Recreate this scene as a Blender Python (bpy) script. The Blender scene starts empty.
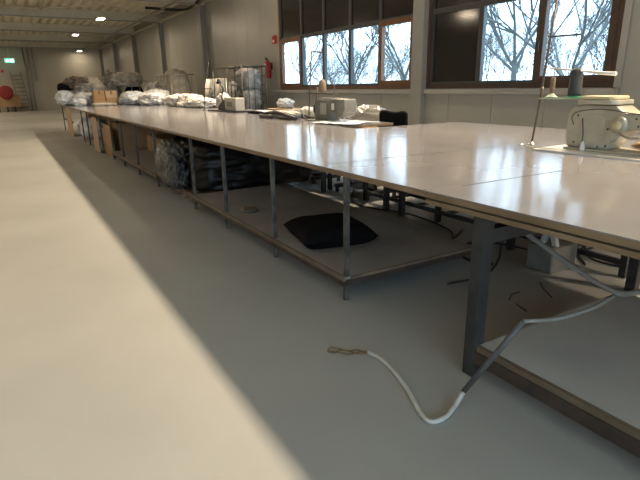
import bpy, bmesh, math, random
from mathutils import Vector, Matrix, noise
C = bpy.context.scene.collection
S = bpy.context.scene
random.seed(7)
PI = math.pi

# ------------------------------------------------------------------ materials
def mat(name, col, rough=0.6, metal=0.0, var=0.0, vscale=4.0, col2=None, bump=0.0, bscale=30.0, spec=0.5, coat=0.0,
        rvar=0.0, detail=6.0, stretch=None, emit=None, estr=0.0, alpha=None, lo=0.35, hi=0.65):
    m = bpy.data.materials.new(name); m.use_nodes = True
    nt = m.node_tree; N = nt.nodes; L = nt.links
    p = N['Principled BSDF']
    c = (*col, 1)
    p.inputs['Base Color'].default_value = c
    p.inputs['Roughness'].default_value = rough
    p.inputs['Metallic'].default_value = metal
    p.inputs['Specular IOR Level'].default_value = spec
    p.inputs['Coat Weight'].default_value = coat
    tc = N.new('ShaderNodeTexCoord'); src = tc.outputs['Object']
    if stretch:
        mp = N.new('ShaderNodeMapping'); mp.inputs['Scale'].default_value = stretch
        L.new(src, mp.inputs['Vector']); src = mp.outputs['Vector']
    if col2 is None and var > 0: col2 = tuple(x * (1 - var) for x in col)
    if col2 is not None:
        n = N.new('ShaderNodeTexNoise'); n.inputs['Scale'].default_value = vscale; n.inputs['Detail'].default_value = detail
        L.new(src, n.inputs['Vector'])
        r = N.new('ShaderNodeValToRGB'); r.color_ramp.elements[0].position = lo; r.color_ramp.elements[1].position = hi
        r.color_ramp.elements[0].color = c; r.color_ramp.elements[1].color = (*col2, 1)
        L.new(n.outputs['Fac'], r.inputs['Fac']); L.new(r.outputs['Color'], p.inputs['Base Color'])
    if rvar > 0:
        n = N.new('ShaderNodeTexNoise'); n.inputs['Scale'].default_value = vscale * 1.7
        L.new(src, n.inputs['Vector'])
        mr = N.new('ShaderNodeMapRange'); mr.inputs['To Min'].default_value = rough - rvar; mr.inputs['To Max'].default_value = rough + rvar
        L.new(n.outputs['Fac'], mr.inputs['Value']); L.new(mr.outputs['Result'], p.inputs['Roughness'])
    if bump > 0:
        n = N.new('ShaderNodeTexNoise'); n.inputs['Scale'].default_value = bscale; n.inputs['Detail'].default_value = 4
        L.new(src, n.inputs['Vector'])
        b = N.new('ShaderNodeBump'); b.inputs['Strength'].default_value = bump; b.inputs['Distance'].default_value = 0.02
        L.new(n.outputs['Fac'], b.inputs['Height']); L.new(b.outputs['Normal'], p.inputs['Normal'])
    if emit:
        p.inputs['Emission Color'].default_value = (*emit, 1); p.inputs['Emission Strength'].default_value = estr
    if alpha is not None: p.inputs['Alpha'].default_value = alpha
    return m

M = {}
M['floor'] = mat('floor_coating', (0.43, 0.43, 0.405), rough=0.46, spec=.35, vscale=0.7, col2=(0.37, 0.372, 0.353), rvar=0.1, bump=0.03, bscale=3)
M['wall'] = mat('wall_panel_paint', (0.36, 0.35, 0.31), rough=0.36, var=0.05, vscale=0.8)
M['far'] = mat('far_wall_paint', (0.42, 0.395, 0.33), rough=0.5, var=0.05, vscale=0.5)
M['steel'] = mat('painted_steel', (0.74, 0.69, 0.56), rough=0.5, var=0.08, vscale=3)
M['col'] = mat('column_paint', (0.30, 0.29, 0.26), rough=0.45, var=0.06, vscale=2)
M['pillar'] = mat('pillar_paint', (0.30, 0.295, 0.265), rough=0.45, var=0.05, vscale=2)
M['deck'] = mat('roof_deck', (0.74, 0.69, 0.55), rough=0.5, var=0.1, vscale=2)
M['tabletop'] = mat('pale_laminate', (0.255, 0.25, 0.255), rough=0.13, vscale=2.2, col2=(0.23, 0.225, 0.23), rvar=0.03, bump=0.010, bscale=5, spec=0.45)
M['plyedge'] = mat('plywood_edge', (0.26, 0.18, 0.10), rough=0.6, vscale=14, col2=(0.17, 0.11, 0.06), stretch=(1, .2, 1))
M['groove'] = mat('dark_seam', (0.03, 0.028, 0.025), rough=0.8)
M['board'] = mat('shelf_board', (0.36, 0.34, 0.31), rough=0.55, vscale=2.5, col2=(0.29, 0.275, 0.25))
M['boardA'] = mat('shelf_board_pale', (0.55, 0.54, 0.50), rough=0.5, vscale=2.5, col2=(0.48, 0.47, 0.44))
M['pine'] = mat('pine_edge', (0.24, 0.185, 0.125), rough=0.6, vscale=9, col2=(0.13, 0.095, 0.065), stretch=(1, .2, 1))
M['rust'] = mat('rusty_angle_steel', (0.065, 0.045, 0.035), rough=0.65, metal=0.0, vscale=9, col2=(0.035, 0.025, 0.02))
M['leg'] = mat('table_leg_steel', (0.135, 0.125, 0.11), rough=0.62, spec=.3, metal=0.0, vscale=12, col2=(0.055, 0.053, 0.05))
M['darkleg'] = mat('dark_leg_steel', (0.05, 0.05, 0.048), rough=0.55, spec=.3, metal=0.0, vscale=9, col2=(0.03, 0.03, 0.03))
M['black'] = mat('black_fabric', (0.006, 0.006, 0.007), rough=0.9, spec=.12, bump=0.2, bscale=60)
M['blackplastic'] = mat('black_plastic', (0.02, 0.02, 0.022), rough=0.4)
M['tarp'] = mat('black_film', (0.006, 0.006, 0.0065), rough=0.42, spec=.4, bump=0.25, bscale=9)
M['film'] = mat('grey_film', (0.10, 0.10, 0.10), rough=0.35, bump=0.4, bscale=9, vscale=3, col2=(0.02, 0.02, 0.02))
M['wood'] = mat('window_wood', (0.17, 0.08, 0.033), rough=0.4, vscale=6, col2=(0.13, 0.058, 0.024), stretch=(1, 1, .25))
M['woodd'] = mat('window_wood_dark', (0.075, 0.042, 0.027), rough=0.45, vscale=6, col2=(0.055, 0.032, 0.022))
M['frame'] = mat('dark_window_frame', (0.045, 0.05, 0.055), rough=0.4)
M['greyframe'] = mat('grey_mullion', (0.055, 0.055, 0.055), rough=0.4)
M['dark'] = mat('dark_glazing', (0.018, 0.017, 0.016), rough=0.10, spec=0.55, bump=0.02, bscale=2)
M['sill'] = mat('sill_paint', (0.36, 0.345, 0.31), rough=0.45, var=.05)
M['white'] = mat('white_paint', (0.75, 0.74, 0.70), rough=0.4)
M['whitebag'] = mat('white_plastic_bag', (0.80, 0.80, 0.80), rough=0.42, bump=0.5, bscale=14, vscale=5, col2=(0.66, 0.69, 0.72))
M['bluebag'] = mat('bluish_plastic_bag', (0.62, 0.68, 0.74), rough=0.35, bump=0.5, bscale=14, vscale=5, col2=(0.75, 0.78, 0.80))
M['cloth'] = mat('white_cloth', (0.66, 0.64, 0.60), rough=0.9, bump=0.3, bscale=18)
M['beige'] = mat('beige_cloth', (0.64, 0.59, 0.50), rough=0.9, vscale=5, col2=(0.40, 0.37, 0.31), bump=0.3, bscale=14)
M['brown'] = mat('brown_cloth', (0.22, 0.17, 0.12), rough=0.9, vscale=4, col2=(0.12, 0.10, 0.08), bump=0.3, bscale=14)
M['greycloth'] = mat('grey_cloth', (0.38, 0.37, 0.35), rough=0.75, vscale=6, col2=(0.13, 0.128, 0.125), bump=0.4, bscale=12)
M['card'] = mat('cardboard', (0.42, 0.27, 0.14), rough=0.8, var=.12, vscale=5)
M['cardl'] = mat('cardboard_pale', (0.50, 0.36, 0.24), rough=0.8, var=.12, vscale=5)
M['tape'] = mat('parcel_tape', (0.20, 0.11, 0.05), rough=0.35)
M['pallet'] = mat('pallet_wood', (0.32, 0.21, 0.12), rough=0.8, vscale=8, col2=(0.2, 0.13, 0.08))
M['cream'] = mat('cream_enamel', (0.50, 0.455, 0.345), rough=0.35, vscale=9, col2=(0.40, 0.365, 0.28), coat=.2)
M['creamtop'] = mat('cream_cover', (0.66, 0.58, 0.35), rough=0.35)
M['machgrey'] = mat('grey_enamel', (0.20, 0.195, 0.17), rough=0.4, vscale=9, col2=(0.16, 0.155, 0.135))
M['machlight'] = mat('pale_grey_enamel', (0.42, 0.40, 0.35), rough=0.4)
M['chrome'] = mat('polished_steel', (0.6, 0.6, 0.58), rough=0.22, metal=1.0)
M['rodsteel'] = mat('worn_rod', (0.12, 0.10, 0.085), rough=0.4, metal=0.5)
M['red'] = mat('red_enamel', (0.50, 0.02, 0.018), rough=0.3, coat=.3)
M['redhose'] = mat('red_hose', (0.26, 0.02, 0.02), rough=0.5)
M['label'] = mat('paper_label', (0.75, 0.72, 0.66), rough=0.6)
M['yarn'] = mat('dark_grey_yarn', (0.06, 0.066, 0.066), rough=0.85, bump=.6, bscale=80, stretch=(1, 1, 6))
M['yarnb'] = mat('brown_yarn', (0.25, 0.18, 0.12), rough=0.85, bump=.6, bscale=80)
M['green'] = mat('green_plastic', (0.03, 0.30, 0.14), rough=0.4)
M['palegreen'] = mat('pale_green_plastic', (0.55, 0.66, 0.48), rough=0.4)
M['hose'] = mat('white_hose', (0.62, 0.62, 0.57), rough=0.4, vscale=20, col2=(0.5, 0.5, 0.46))
M['greytube'] = mat('grey_conduit', (0.09, 0.09, 0.088), rough=0.45)
M['paletube'] = mat('pale_conduit', (0.24, 0.23, 0.205), rough=0.6)
M['cage'] = mat('cage_wire', (0.10, 0.10, 0.095), rough=0.45, metal=.6)
M['cagelight'] = mat('zinc_wire', (0.50, 0.49, 0.45), rough=0.4, metal=.5)
M['duct'] = mat('black_pipe', (0.012, 0.012, 0.012), rough=0.5)
M['alu'] = mat('aluminium', (0.20, 0.195, 0.18), rough=0.5, metal=.2)
M['bark'] = mat('pale_bark', (0.13, 0.14, 0.145), rough=0.9, vscale=6, col2=(0.10, 0.107, 0.11))
M['grass'] = mat('winter_grass', (0.20, 0.22, 0.12), rough=0.95, vscale=3, col2=(0.12, 0.13, 0.07))
M['twig'] = mat('straw_scraps', (0.30, 0.20, 0.10), rough=0.9, vscale=20, col2=(0.16, 0.10, 0.05))
M['diffuser'] = mat('lamp_diffuser', (0.9, 0.88, 0.8), rough=0.4, emit=(1.0, 0.86, 0.66), estr=22)
M['exit'] = mat('exit_green', (0.1, 0.5, 0.3), rough=0.4, emit=(0.22, 0.85, 0.62), estr=1.3)
M['exitw'] = mat('exit_white', (0.8, 0.9, 0.9), rough=0.4, emit=(0.8, 1.0, 0.95), estr=2.6)

def thin(name, tint, gloss_rough=0.02, base=0.0, haze=None):
    m = bpy.data.materials.new(name); m.use_nodes = True
    nt = m.node_tree; N = nt.nodes; L = nt.links
    N.remove(N['Principled BSDF']); out = N['Material Output']
    tr = N.new('ShaderNodeBsdfTransparent'); tr.inputs['Color'].default_value = (*tint, 1)
    gl = N.new('ShaderNodeBsdfGlossy'); gl.inputs['Roughness'].default_value = gloss_rough
    fr = N.new('ShaderNodeFresnel'); gm = N.new('ShaderNodeNewGeometry'); mr = N.new('ShaderNodeMapRange'); mr.inputs['To Min'].default_value = 1.45; mr.inputs['To Max'].default_value = 1/1.45
    L.new(gm.outputs['Backfacing'], mr.inputs['Value']); L.new(mr.outputs['Result'], fr.inputs['IOR'])
    mx = N.new('ShaderNodeMixShader')
    L.new(fr.outputs['Fac'], mx.inputs['Fac']); L.new(tr.outputs[0], mx.inputs[1]); L.new(gl.outputs[0], mx.inputs[2])
    last = mx
    if haze:
        df = N.new('ShaderNodeBsdfDiffuse'); df.inputs['Color'].default_value = (*haze[1], 1)
        m2 = N.new('ShaderNodeMixShader'); m2.inputs['Fac'].default_value = haze[0]
        L.new(mx.outputs[0], m2.inputs[1]); L.new(df.outputs[0], m2.inputs[2]); last = m2
    L.new(last.outputs[0], out.inputs['Surface'])
    return m
M['glass'] = thin('window_glass', (0.93, 0.97, 1.0))
M['clearfilm'] = thin('clear_plastic_film', (0.9, 0.9, 0.9), 0.15, haze=(0.14, (0.7, 0.68, 0.62)))

# ------------------------------------------------------------------ mesh builder
class MB:
    def __init__(s): s.v = []; s.f = []; s.sm = []
    def add(s, vs, fs, smooth=False):
        o = len(s.v); s.v += [Vector(v) for v in vs]
        for f in fs: s.f.append([o + i for i in f]); s.sm.append(smooth)
        return s
    def box(s, a, b):
        x0, x1 = sorted((a[0], b[0])); y0, y1 = sorted((a[1], b[1])); z0, z1 = sorted((a[2], b[2]))
        return s.add([(x0,y0,z0),(x1,y0,z0),(x1,y1,z0),(x0,y1,z0),(x0,y0,z1),(x1,y0,z1),(x1,y1,z1),(x0,y1,z1)],
              [(0,3,2,1),(4,5,6,7),(0,1,5,4),(1,2,6,5),(2,3,7,6),(3,0,4,7)])
    def rbox(s, a, b, r, n=3, axis=2):       # box with rounded vertical-profile corners about an axis
        lo = [min(a[i], b[i]) for i in range(3)]; hi = [max(a[i], b[i]) for i in range(3)]
        u, w = [i for i in range(3) if i != axis]
        ring = []
        for (cu, cw, a0) in ((hi[u]-r, hi[w]-r, 0), (lo[u]+r, hi[w]-r, PI/2), (lo[u]+r, lo[w]+r, PI), (hi[u]-r, lo[w]+r, 1.5*PI)):
            for k in range(n+1):
                t = a0 + k*PI/2/n; ring.append((cu + r*math.cos(t), cw + r*math.sin(t)))
        vs = []
        for z in (lo[axis], hi[axis]):
            for (p, q) in ring:
                v = [0,0,0]; v[u] = p; v[w] = q; v[axis] = z; vs.append(v)
        m = len(ring)
        fs = [(i, (i+1) % m, m+(i+1) % m, m+i) for i in range(m)] + [tuple(range(m-1,-1,-1)), tuple(range(m, 2*m))]
        return s.add(vs, fs)
    def bar(s, p, q, w, h=None):
        h = h or w; p = Vector(p); q = Vector(q); d = (q-p).normalized()
        up = Vector((0,0,1)) if abs(d.z) < .95 else Vector((0,1,0))
        a = d.cross(up).normalized()*w/2; b = a.normalized().cross(d).normalized()*h/2
        vs = [p-a-b,p+a-b,p+a+b,p-a+b,q-a-b,q+a-b,q+a+b,q-a+b]
        return s.add(vs, [(0,3,2,1),(4,5,6,7),(0,1,5,4),(1,2,6,5),(2,3,7,6),(3,0,4,7)])
    def tube(s, pts, r, n=8, smooth=True, caps=True):
        pts = [Vector(p) for p in pts]; rs = r if isinstance(r, (list, tuple)) else [r]*len(pts)
        vs = []; prev = None
        for i, p in enumerate(pts):
            d = (pts[min(i+1, len(pts)-1)] - pts[max(i-1, 0)]).normalized()
            if prev is None:
                a = d.orthogonal().normalized()
            else:
                a = (prev - d*prev.dot(d)); a = a.normalized() if a.length > 1e-6 else d.orthogonal().normalized()
            prev = a; b = d.cross(a)
            for k in range(n):
                t = 2*PI*k/n; vs.append(p + (a*math.cos(t) + b*math.sin(t))*rs[i])
        fs = []
        for i in range(len(pts)-1):
            for k in range(n): fs.append((i*n+k, i*n+(k+1) % n, (i+1)*n+(k+1) % n, (i+1)*n+k))
        s.add(vs, fs, smooth)
        if caps:
            o = len(s.v) - len(vs); L_ = len(pts)-1
            s.f.append([o+k for k in range(n-1,-1,-1)]); s.sm.append(False)
            s.f.append([o+L_*n+k for k in range(n)]); s.sm.append(False)
        return s
    def lathe(s, c, prof, n=20, axis=(0,0,1), smooth=True):
        ax = Vector(axis).normalized(); a = ax.orthogonal().normalized(); b = ax.cross(a); c = Vector(c)
        vs = []; m = len(prof)
        for (r, h) in prof:
            for k in range(n):
                t = 2*PI*k/n; vs.append(c + ax*h + (a*math.cos(t)+b*math.sin(t))*max(r, 1e-4))
        fs = [(i*n+k, i*n+(k+1) % n, (i+1)*n+(k+1) % n, (i+1)*n+k) for i in range(m-1) for k in range(n)]
        fs += [tuple(range(n-1,-1,-1)), tuple((m-1)*n+k for k in range(n))]
        return s.add(vs, fs, smooth)
    def prism(s, poly, z0, z1, axis=2):
        u, w = [i for i in range(3) if i != axis]; vs = []
        for z in (z0, z1):
            for (p, q) in poly:
                v = [0,0,0]; v[u] = p; v[w] = q; v[axis] = z; vs.append(v)
        m = len(poly)
        return s.add(vs, [(i, (i+1) % m, m+(i+1) % m, m+i) for i in range(m)] + [tuple(range(m-1,-1,-1)), tuple(range(m, 2*m))])
    def build(s, name, m, parent=None, loc=None, bevel=0.0):
        root = parent
        while root is not None and root.parent is not None: root = root.parent
        off = Vector(loc) if (parent is None and loc) else (Vector(root.location) if root else Vector((0,0,0)))
        me = bpy.data.meshes.new(name)
        me.from_pydata([tuple(v - off) for v in s.v], [], s.f); me.materials.append(M[m])
        me.polygons.foreach_set('use_smooth', s.sm)
        bm = bmesh.new(); bm.from_mesh(me); bmesh.ops.recalc_face_normals(bm, faces=bm.faces); bm.to_mesh(me); bm.free()
        o = bpy.data.objects.new(name, me); C.objects.link(o)
        if parent is not None: o.parent = parent
        else: o.location = off
        if bevel:
            b = o.modifiers.new('bevel', 'BEVEL'); b.width = bevel; b.segments = 2; b.limit_method = 'ANGLE'
        return o

def tag(o, label, cat, group=None, kind=None):
    o['label'] = label; o['category'] = cat
    if group: o['group'] = group
    if kind: o['kind'] = kind
    return o
def thing(name, loc, label, cat, group=None):
    o = bpy.data.objects.new(name, None); C.objects.link(o); o.location = loc; o.empty_display_size = .1
    return tag(o, label, cat, group)
def struct(name, mb, m, parent=None, bevel=0.0):
    o = mb.build(name, m, parent, bevel=bevel)
    if parent is None: o['kind'] = 'structure'
    return o
def sroot(name):
    o = bpy.data.objects.new(name, None); C.objects.link(o); o['kind'] = 'structure'; return o
def dup(root, loc, label=None, names=None):
    r = root.copy(); C.objects.link(r); r.location = loc
    if label: r['label'] = label
    def rec(a, b):
        for ch in list(a.children):
            c = ch.copy(); C.objects.link(c); c.parent = b; rec(ch, c)
    rec(root, r)
    return r
def smoothpath(pts, n=6):
    P = [Vector(p) for p in pts]; P = [P[0]*2-P[1]] + P + [P[-1]*2-P[-2]]; out = []
    for i in range(1, len(P)-2):
        a, b, c, d = P[i-1:i+3]
        for k in range(n):
            t = k/n
            out.append(0.5*((2*b) + (c-a)*t + (2*a-5*b+4*c-d)*t*t + (3*b-a-3*c+d)*t**3))
    out.append(P[-2]); return out

def lump(c, size, seed, rough=.18, sub=4, sq=2.4, freq=2.2, flat=True, folds=.10):
    """soft crumpled body: superellipsoid, folded by noise, flat where it rests. c is the middle of its base"""
    bm = bmesh.new(); bmesh.ops.create_icosphere(bm, subdivisions=sub, radius=1)
    vs = []; off = Vector((seed*3.1, seed*1.7, seed*.9))
    for v in bm.verts:
        d = v.co.normalized()
        k = (abs(d.x)**sq + abs(d.y)**sq + abs(d.z)**sq) ** (-1/sq)
        n1 = noise.fractal(d*freq + off, 1.0, 2.0, 3)
        n2 = 1 - abs(noise.noise(d*freq*2.1 + off*2))*2
        n3 = 1 - abs(noise.noise(d*freq*4.7 - off))*2
        q = d*k*(1 + rough*n1 + folds*(n2 - .5) + folds*.45*(n3-.5))
        x, y, z = q.x*size[0]/2, q.y*size[1]/2, (q.z+.82)*size[2]/1.82
        if flat: z = max(z, 0.0)
        vs.append((c[0]+x, c[1]+y, c[2]+z))
    fs = [[v.index for v in f.verts] for f in bm.faces]
    bm.free()
    return MB().add(vs, fs, True)

# ------------------------------------------------------------------ camera
R = ((0.85508, -0.163552, 0.492026), (-0.518278, -0.242026, 0.820251), (-0.01507, -0.956386, -0.291716))
cam = bpy.data.cameras.new('camera'); cam.sensor_width = 36; cam.lens = 503.28/640*36; cam.clip_start = .05; cam.clip_end = 300
co = bpy.data.objects.new('camera', cam); C.objects.link(co)
co.matrix_world = Matrix(((R[0][0], -R[0][1], -R[0][2], 0), (R[1][0], -R[1][1], -R[1][2], 0), (R[2][0], -R[2][1], -R[2][2], 1.4), (0,0,0,1)))
S.camera = co

# ------------------------------------------------------------------ setting: shell
XL, XR, YN, YF, ZD = -10.0, 7.0, -4.0, 43.8, 4.76
struct('floor', MB().box((XL-.3, YN-.3, -.2), (XR+.3, YF+.3, 0)), 'floor')
tagg = MB().box((XR+.3, -60, -1.2), (120, 140, -1.0))
o = struct('ground', tagg, 'grass')

def panels(mb, axis, fixed, t, a, b, z0, z1, step=1.0, g=.008):
    """sandwich panels side by side along a wall, a thin groove at each joint"""
    p = a
    while p < b - 1e-6:
        q = min(math.floor((p + 1e-6)/step)*step + step, b)
        if axis == 'y': mb.box((fixed, p+g/2, z0), (fixed+t, q-g/2, z1))
        else: mb.box((p+g/2, fixed, z0), (q-g/2, fixed+t, z1))
        p = q
    if axis == 'y': mb.box((fixed+.02*(1 if t > 0 else -1), a, z0), (fixed+t*1.05, b, z1))
    else: mb.box((a, fixed+.02*(1 if t > 0 else -1), z0), (b, fixed+t*1.05, z1))
W1a, W1b, W2a, W2b, ZS, ZT = 7.93, 13.76, 3.98, 7.60, 1.33, 4.25
w = MB()
panels(w, 'y', XR, .15, YN, W2a, 0, ZD+.16); panels(w, 'y', XR, .15, W1b, YF, 0, ZD+.16)
panels(w, 'y', XR, .15, W2a, W1b, 0, ZS); panels(w, 'y', XR, .15, W2a, W1b, ZT, ZD+.16); w.box((XR, W2b, ZS), (XR+.15, W1a, ZT))
struct('wall_right', w, 'wall')
w = MB(); panels(w, 'x', YF, .15, XL, XR, 0, ZD+.16, 1.2); struct('wall_far', w, 'far')
w = MB(); panels(w, 'y', XL, -.15, YN, YF, 0, ZD+.16); struct('wall_left', w, 'wall')
w = MB(); panels(w, 'x', YN, -.15, XL, -8, 0, ZD+.16); panels(w, 'x', YN, -.15, 4, XR, 0, ZD+.16)
panels(w, 'x', YN, -.15, -8, 4, 0, .8); panels(w, 'x', YN, -.15, -8, 4, 2.9, ZD+.16); struct('wall_near', w, 'wall')
NW = sroot('window_3')  # unseen window behind the camera, added for cool fill on the shaded floor
for i_ in range(6):
    x_ = -8 + 2*i_; f = MB(); f.box((x_, YN-.1, .8), (x_+.06, YN, 2.9)).box((x_+1.94, YN-.1, .8), (x_+2, YN, 2.9)).box((x_+.06, YN-.1, .8), (x_+1.94, YN, .87)).box((x_+.06, YN-.1, 2.83), (x_+1.94, YN, 2.9))
    struct('window_frame', f, 'greyframe', NW); struct('pane', MB().box((x_+.06, YN-.055, .87), (x_+1.94, YN-.048, 2.83)), 'glass', NW)

# ribbed roof deck, ribs running down the hall
poly = []; x = XL - .1; per = .40
while x < XR + .1:
    poly += [(x, ZD), (x+.20, ZD), (x+.26, ZD+.14), (x+.34, ZD+.14)]; x += per
poly += [(x, ZD)]; top = [(x, ZD+.2), (XL-.1, ZD+.2)]
d = MB(); n = len(poly)
vs = [(p, YN-.2, q) for p, q in poly] + [(p, YF+.2, q) for p, q in poly]
d.add(vs, [(i, i+1, n+i+1, n+i) for i in range(n-1)])
d.box((XL-.2, YN-.2, ZD+.17), (XR+.2, YF+.2, ZD+.25))
struct('ceiling', d, 'deck')

def ibeam(mb, y, z0, z1, x0, x1, fw=.24, t=.018):
    mb.box((x0, y-fw/2, z0), (x1, y+fw/2, z0+t)); mb.box((x0, y-fw/2, z1-t), (x1, y+fw/2, z1)); mb.box((x0, y-.006, z0+t), (x1, y+.006, z1-t))
k = 1
for y in (1.8, 7.8, 13.8, 19.8, 25.8, 31.8, 37.8, 43.6):
    b = MB(); ibeam(b, y, 4.375, ZD-.01, XL+.02, XR-.02)
    bb = sroot('trim_%d' % k); k += 1
    struct('roof_beam', b, 'steel', bb)
    struct('flange_angle', MB().box((XL+.02, y-.155, 4.345), (XR-.26, y-.121, 4.395)), 'sill', bb)
for y in (19.8, 25.8, 31.8, 37.8, 43.5):
    b = MB()
    b.box((XR-.24, y-.11, 0), (XR-.225, y+.11, 4.37)); b.box((XR-.017, y-.11, 0), (XR-.002, y+.11, 4.37)); b.box((XR-.226, y-.007, 0), (XR-.016, y+.007, 4.37))
    b.box((XR-.28, y-.16, 0.0), (XR-.002, y+.16, .02))
    struct('trim_%d' % k, b, 'col', bevel=.003); k += 1
b = MB().rbox((XR-.13, 7.61, 0), (XR-.002, 7.92, 4.37), .015)
struct('trim_%d' % k, b, 'pillar'); k += 1
# longitudinal roof tubes
for (xx, zz, r) in ((1.97, 4.67, .035),):
    struct('trim_%d' % k, MB().tube([(xx, YN+.1, zz), (xx, YF-.05, zz)], r), 'steel'); k += 1
struct('trim_%d' % k, MB().box((5.76, YN+.1, 4.33), (5.84, YF-.3, 4.355)).box((5.76, YN+.1, 4.34), (5.765, YF-.3, 4.39)).box((5.835, YN+.1, 4.34), (5.84, YF-.3, 4.39)), 'sill'); k += 1
# edge angle where the roof meets the window wall
struct('trim_%d' % k, MB().box((XR-.16, YN, 4.44), (XR-.004, 43.4, 4.47)).box((XR-.16, YN, 4.38), (XR-.14, 43.4, 4.47)), 'steel'); k += 1
# crossed wind bracing under the deck
for (a, b) in (((1.2, 20.0, 4.62), (6.9, 25.6, 4.60)), ((6.9, 20.0, 4.60), (1.2, 25.6, 4.62)), ((1.2, 32.0, 4.62), (6.9, 37.6, 4.60)), ((-5, 20, 4.62), (.8, 25.6, 4.62)), ((-5, 32, 4.62), (.8, 37.6, 4.62))):
    struct('trim_%d' % k, MB().tube([a, b], .028), 'steel'); k += 1
# black pipe bending under the roof
p = smoothpath([(6.62, 17.6, 4.62), (6.62, 18.9, 4.5), (6.66, 20.3, 4.36), (6.55, 21.0, 4.34), (6.1, 21.3, 4.36), (5.2, 21.4, 4.38)])
pt = MB().tube(p, .05, 10).build('roof_pipe', 'duct', loc=(6.6, 20, 4.4)); tag(pt, 'black bent pipe under the roof beside the window wall', 'pipe')

# ------------------------------------------------------------------ windows
def frame_rect(mb, y0, y1, z0, z1, w, x0, x1):
    mb.box((x0, y0, z0), (x1, y1, z0+w)); mb.box((x0, y0, z1-w), (x1, y1, z1))
    mb.box((x0, y0, z0+w), (x1, y0+w, z1-w)); mb.box((x0, y1-w, z0+w), (x1, y1, z1-w))
def window(num, ya, yb, lites, upper, zm):
    r = sroot('window_%d' % num)
    f = MB(); frame_rect(f, ya, yb, ZS, ZT, .07, XR-.01, XR+.12); struct('window_frame', f, 'wood' if num == 1 else 'woodd', r)
    for (y0, y1, kind) in lites:
        if kind == 'fixed':
            f = MB(); frame_rect(f, y0, y1, ZS+.07, zm, .05, XR+.01, XR+.09); struct('mullion_frame', f, 'frame', r)
            struct('pane', MB().box((XR+.045, y0+.05, ZS+.12), (XR+.053, y1-.05, zm-.05)), 'glass', r)
        elif kind == 'casement':
            f = MB(); frame_rect(f, y0, y1, ZS+.07, zm, .10, XR-.02, XR+.08); c = struct('casement', f, 'wood' if num == 1 else 'woodd', r, bevel=.006)
            struct('handle', MB().box((XR-.05, y1-.065, 1.93), (XR-.02, y1-.035, 2.0)).box((XR-.065, y1-.06, 1.85), (XR-.05, y1-.04, 1.99)), 'frame', c)
            struct('pane', MB().box((XR+.03, y0+.10, ZS+.17), (XR+.038, y1-.10, zm-.10)), 'glass', r)
        else:
            f = MB(); frame_rect(f, y0, y1, ZS+.07, zm, .05, XR+.01, XR+.09); struct('mullion_frame', f, 'greyframe', r)
            struct('dark_pane', MB().box((XR+.045, y0+.05, ZS+.12), (XR+.053, y1-.05, zm-.05)), 'dark', r)
    for (y0, y1) in upper:
        f = MB(); frame_rect(f, y0, y1, zm, ZT-.07, .04, XR+.01, XR+.09); struct('mullion_frame', f, 'greyframe', r)
        struct('dark_pane', MB().box((XR+.045, y0+.04, zm+.04), (XR+.053, y1-.04, ZT-.11)), 'dark', r)
    return r
ys1 = [W1a+.07, 9.10, 10.22, 11.38, 12.50, W1b-.07]
window(1, W1a, W1b, [(ys1[0], ys1[1], 'casement'), (ys1[1], ys1[2], 'fixed'), (ys1[2], ys1[3], 'fixed'), (ys1[3], ys1[4], 'fixed'), (ys1[4], ys1[5], 'casement')],
       [(ys1[i], ys1[i+1]) for i in range(5)], 2.68)
ys2 = [W2a+.07, 5.22, 6.36, W2b-.07]
window(2, W2a, W2b, [(ys2[0], ys2[1], 'casement'), (ys2[1], ys2[2], 'fixed'), (ys2[2], ys2[3], 'dark')], [(ys2[i], ys2[i+1]) for i in range(3)], 2.68)
struct('trim_%d' % k, MB().box((XR-.09, 7.93, 1.235), (XR-.004, 14.05, 1.318)).box((XR-.09, W2a-.08, 1.235), (XR-.004, 7.57, 1.318)), 'sill', bevel=.006); k += 1
struct('trim_%d' % k, MB().box((XR-.03, W2a-.10, 1.33), (XR-.004, W2a-.01, 4.37)), 'sill'); k += 1

# ------------------------------------------------------------------ ceiling lamps
def lamp(x, y, label, pw=100, z=4.36, tilt=0.0):
    t = thing('ceiling_lamp', (x, y, z), label, 'lamp', 'high bay lamps under the roof')
    MB().rbox((x-.16, y-.38, z-.05), (x+.16, y+.38, z+.04), .03).build('lamp_housing', 'white', t)
    MB().box((x-.13, y-.34, z-.062), (x+.13, y+.34, z-.051)).build('diffuser', 'diffuser', t)
    MB().tube([(x, y, z+.03), (x, y, 4.755)], .01, 6).build('suspension_rod', 'steel', t)
    l = bpy.data.lights.new('lamp_light', 'AREA'); l.shape = 'RECTANGLE'; l.size = .26; l.size_y = .68; l.energy = pw; l.color = (1.0, 0.80, 0.575)
    if tilt: l.spread = math.radians(132)
    lo = bpy.data.objects.new('lamp_light', l); C.objects.link(lo); lo.location = (-.03 if tilt else 0, 0, -.12 if tilt else -.075); lo.rotation_euler = (0, tilt, 0); lo.parent = t
    return t
KW = 1.0
for (x, y, z, pw, lb) in ((4.13, 24.9, 4.36, 110, 'bright rectangular lamp hanging lowest left of the second column from the windows'), (4.1, 33.6, 4.47, 50, 'small dim lamp between the far roof beams'),
                       (5.35, 42.8, 4.2, 22, 'glowing lamp nearest the far end wall')):
    lamp(x, y, lb, pw*KW, z)
for i in range(7):
    lamp(5.62, -2+3*i, 'rectangular lamp high above the cutting tables, added out of the frame', 205*KW, tilt=math.radians(40))  # unseen row, added and tilted to set the tables' shadow edge
for y, pw in ((0, 25), (9, 35), (17, 120), (25, 200), (33, 220), (41, 200)):
    lamp(-3.8, y, 'rectangular lamp high above the left aisle, unseen out of the frame', pw*KW)  # one lamp is mirrored in the window; the rest of this row is added
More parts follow.
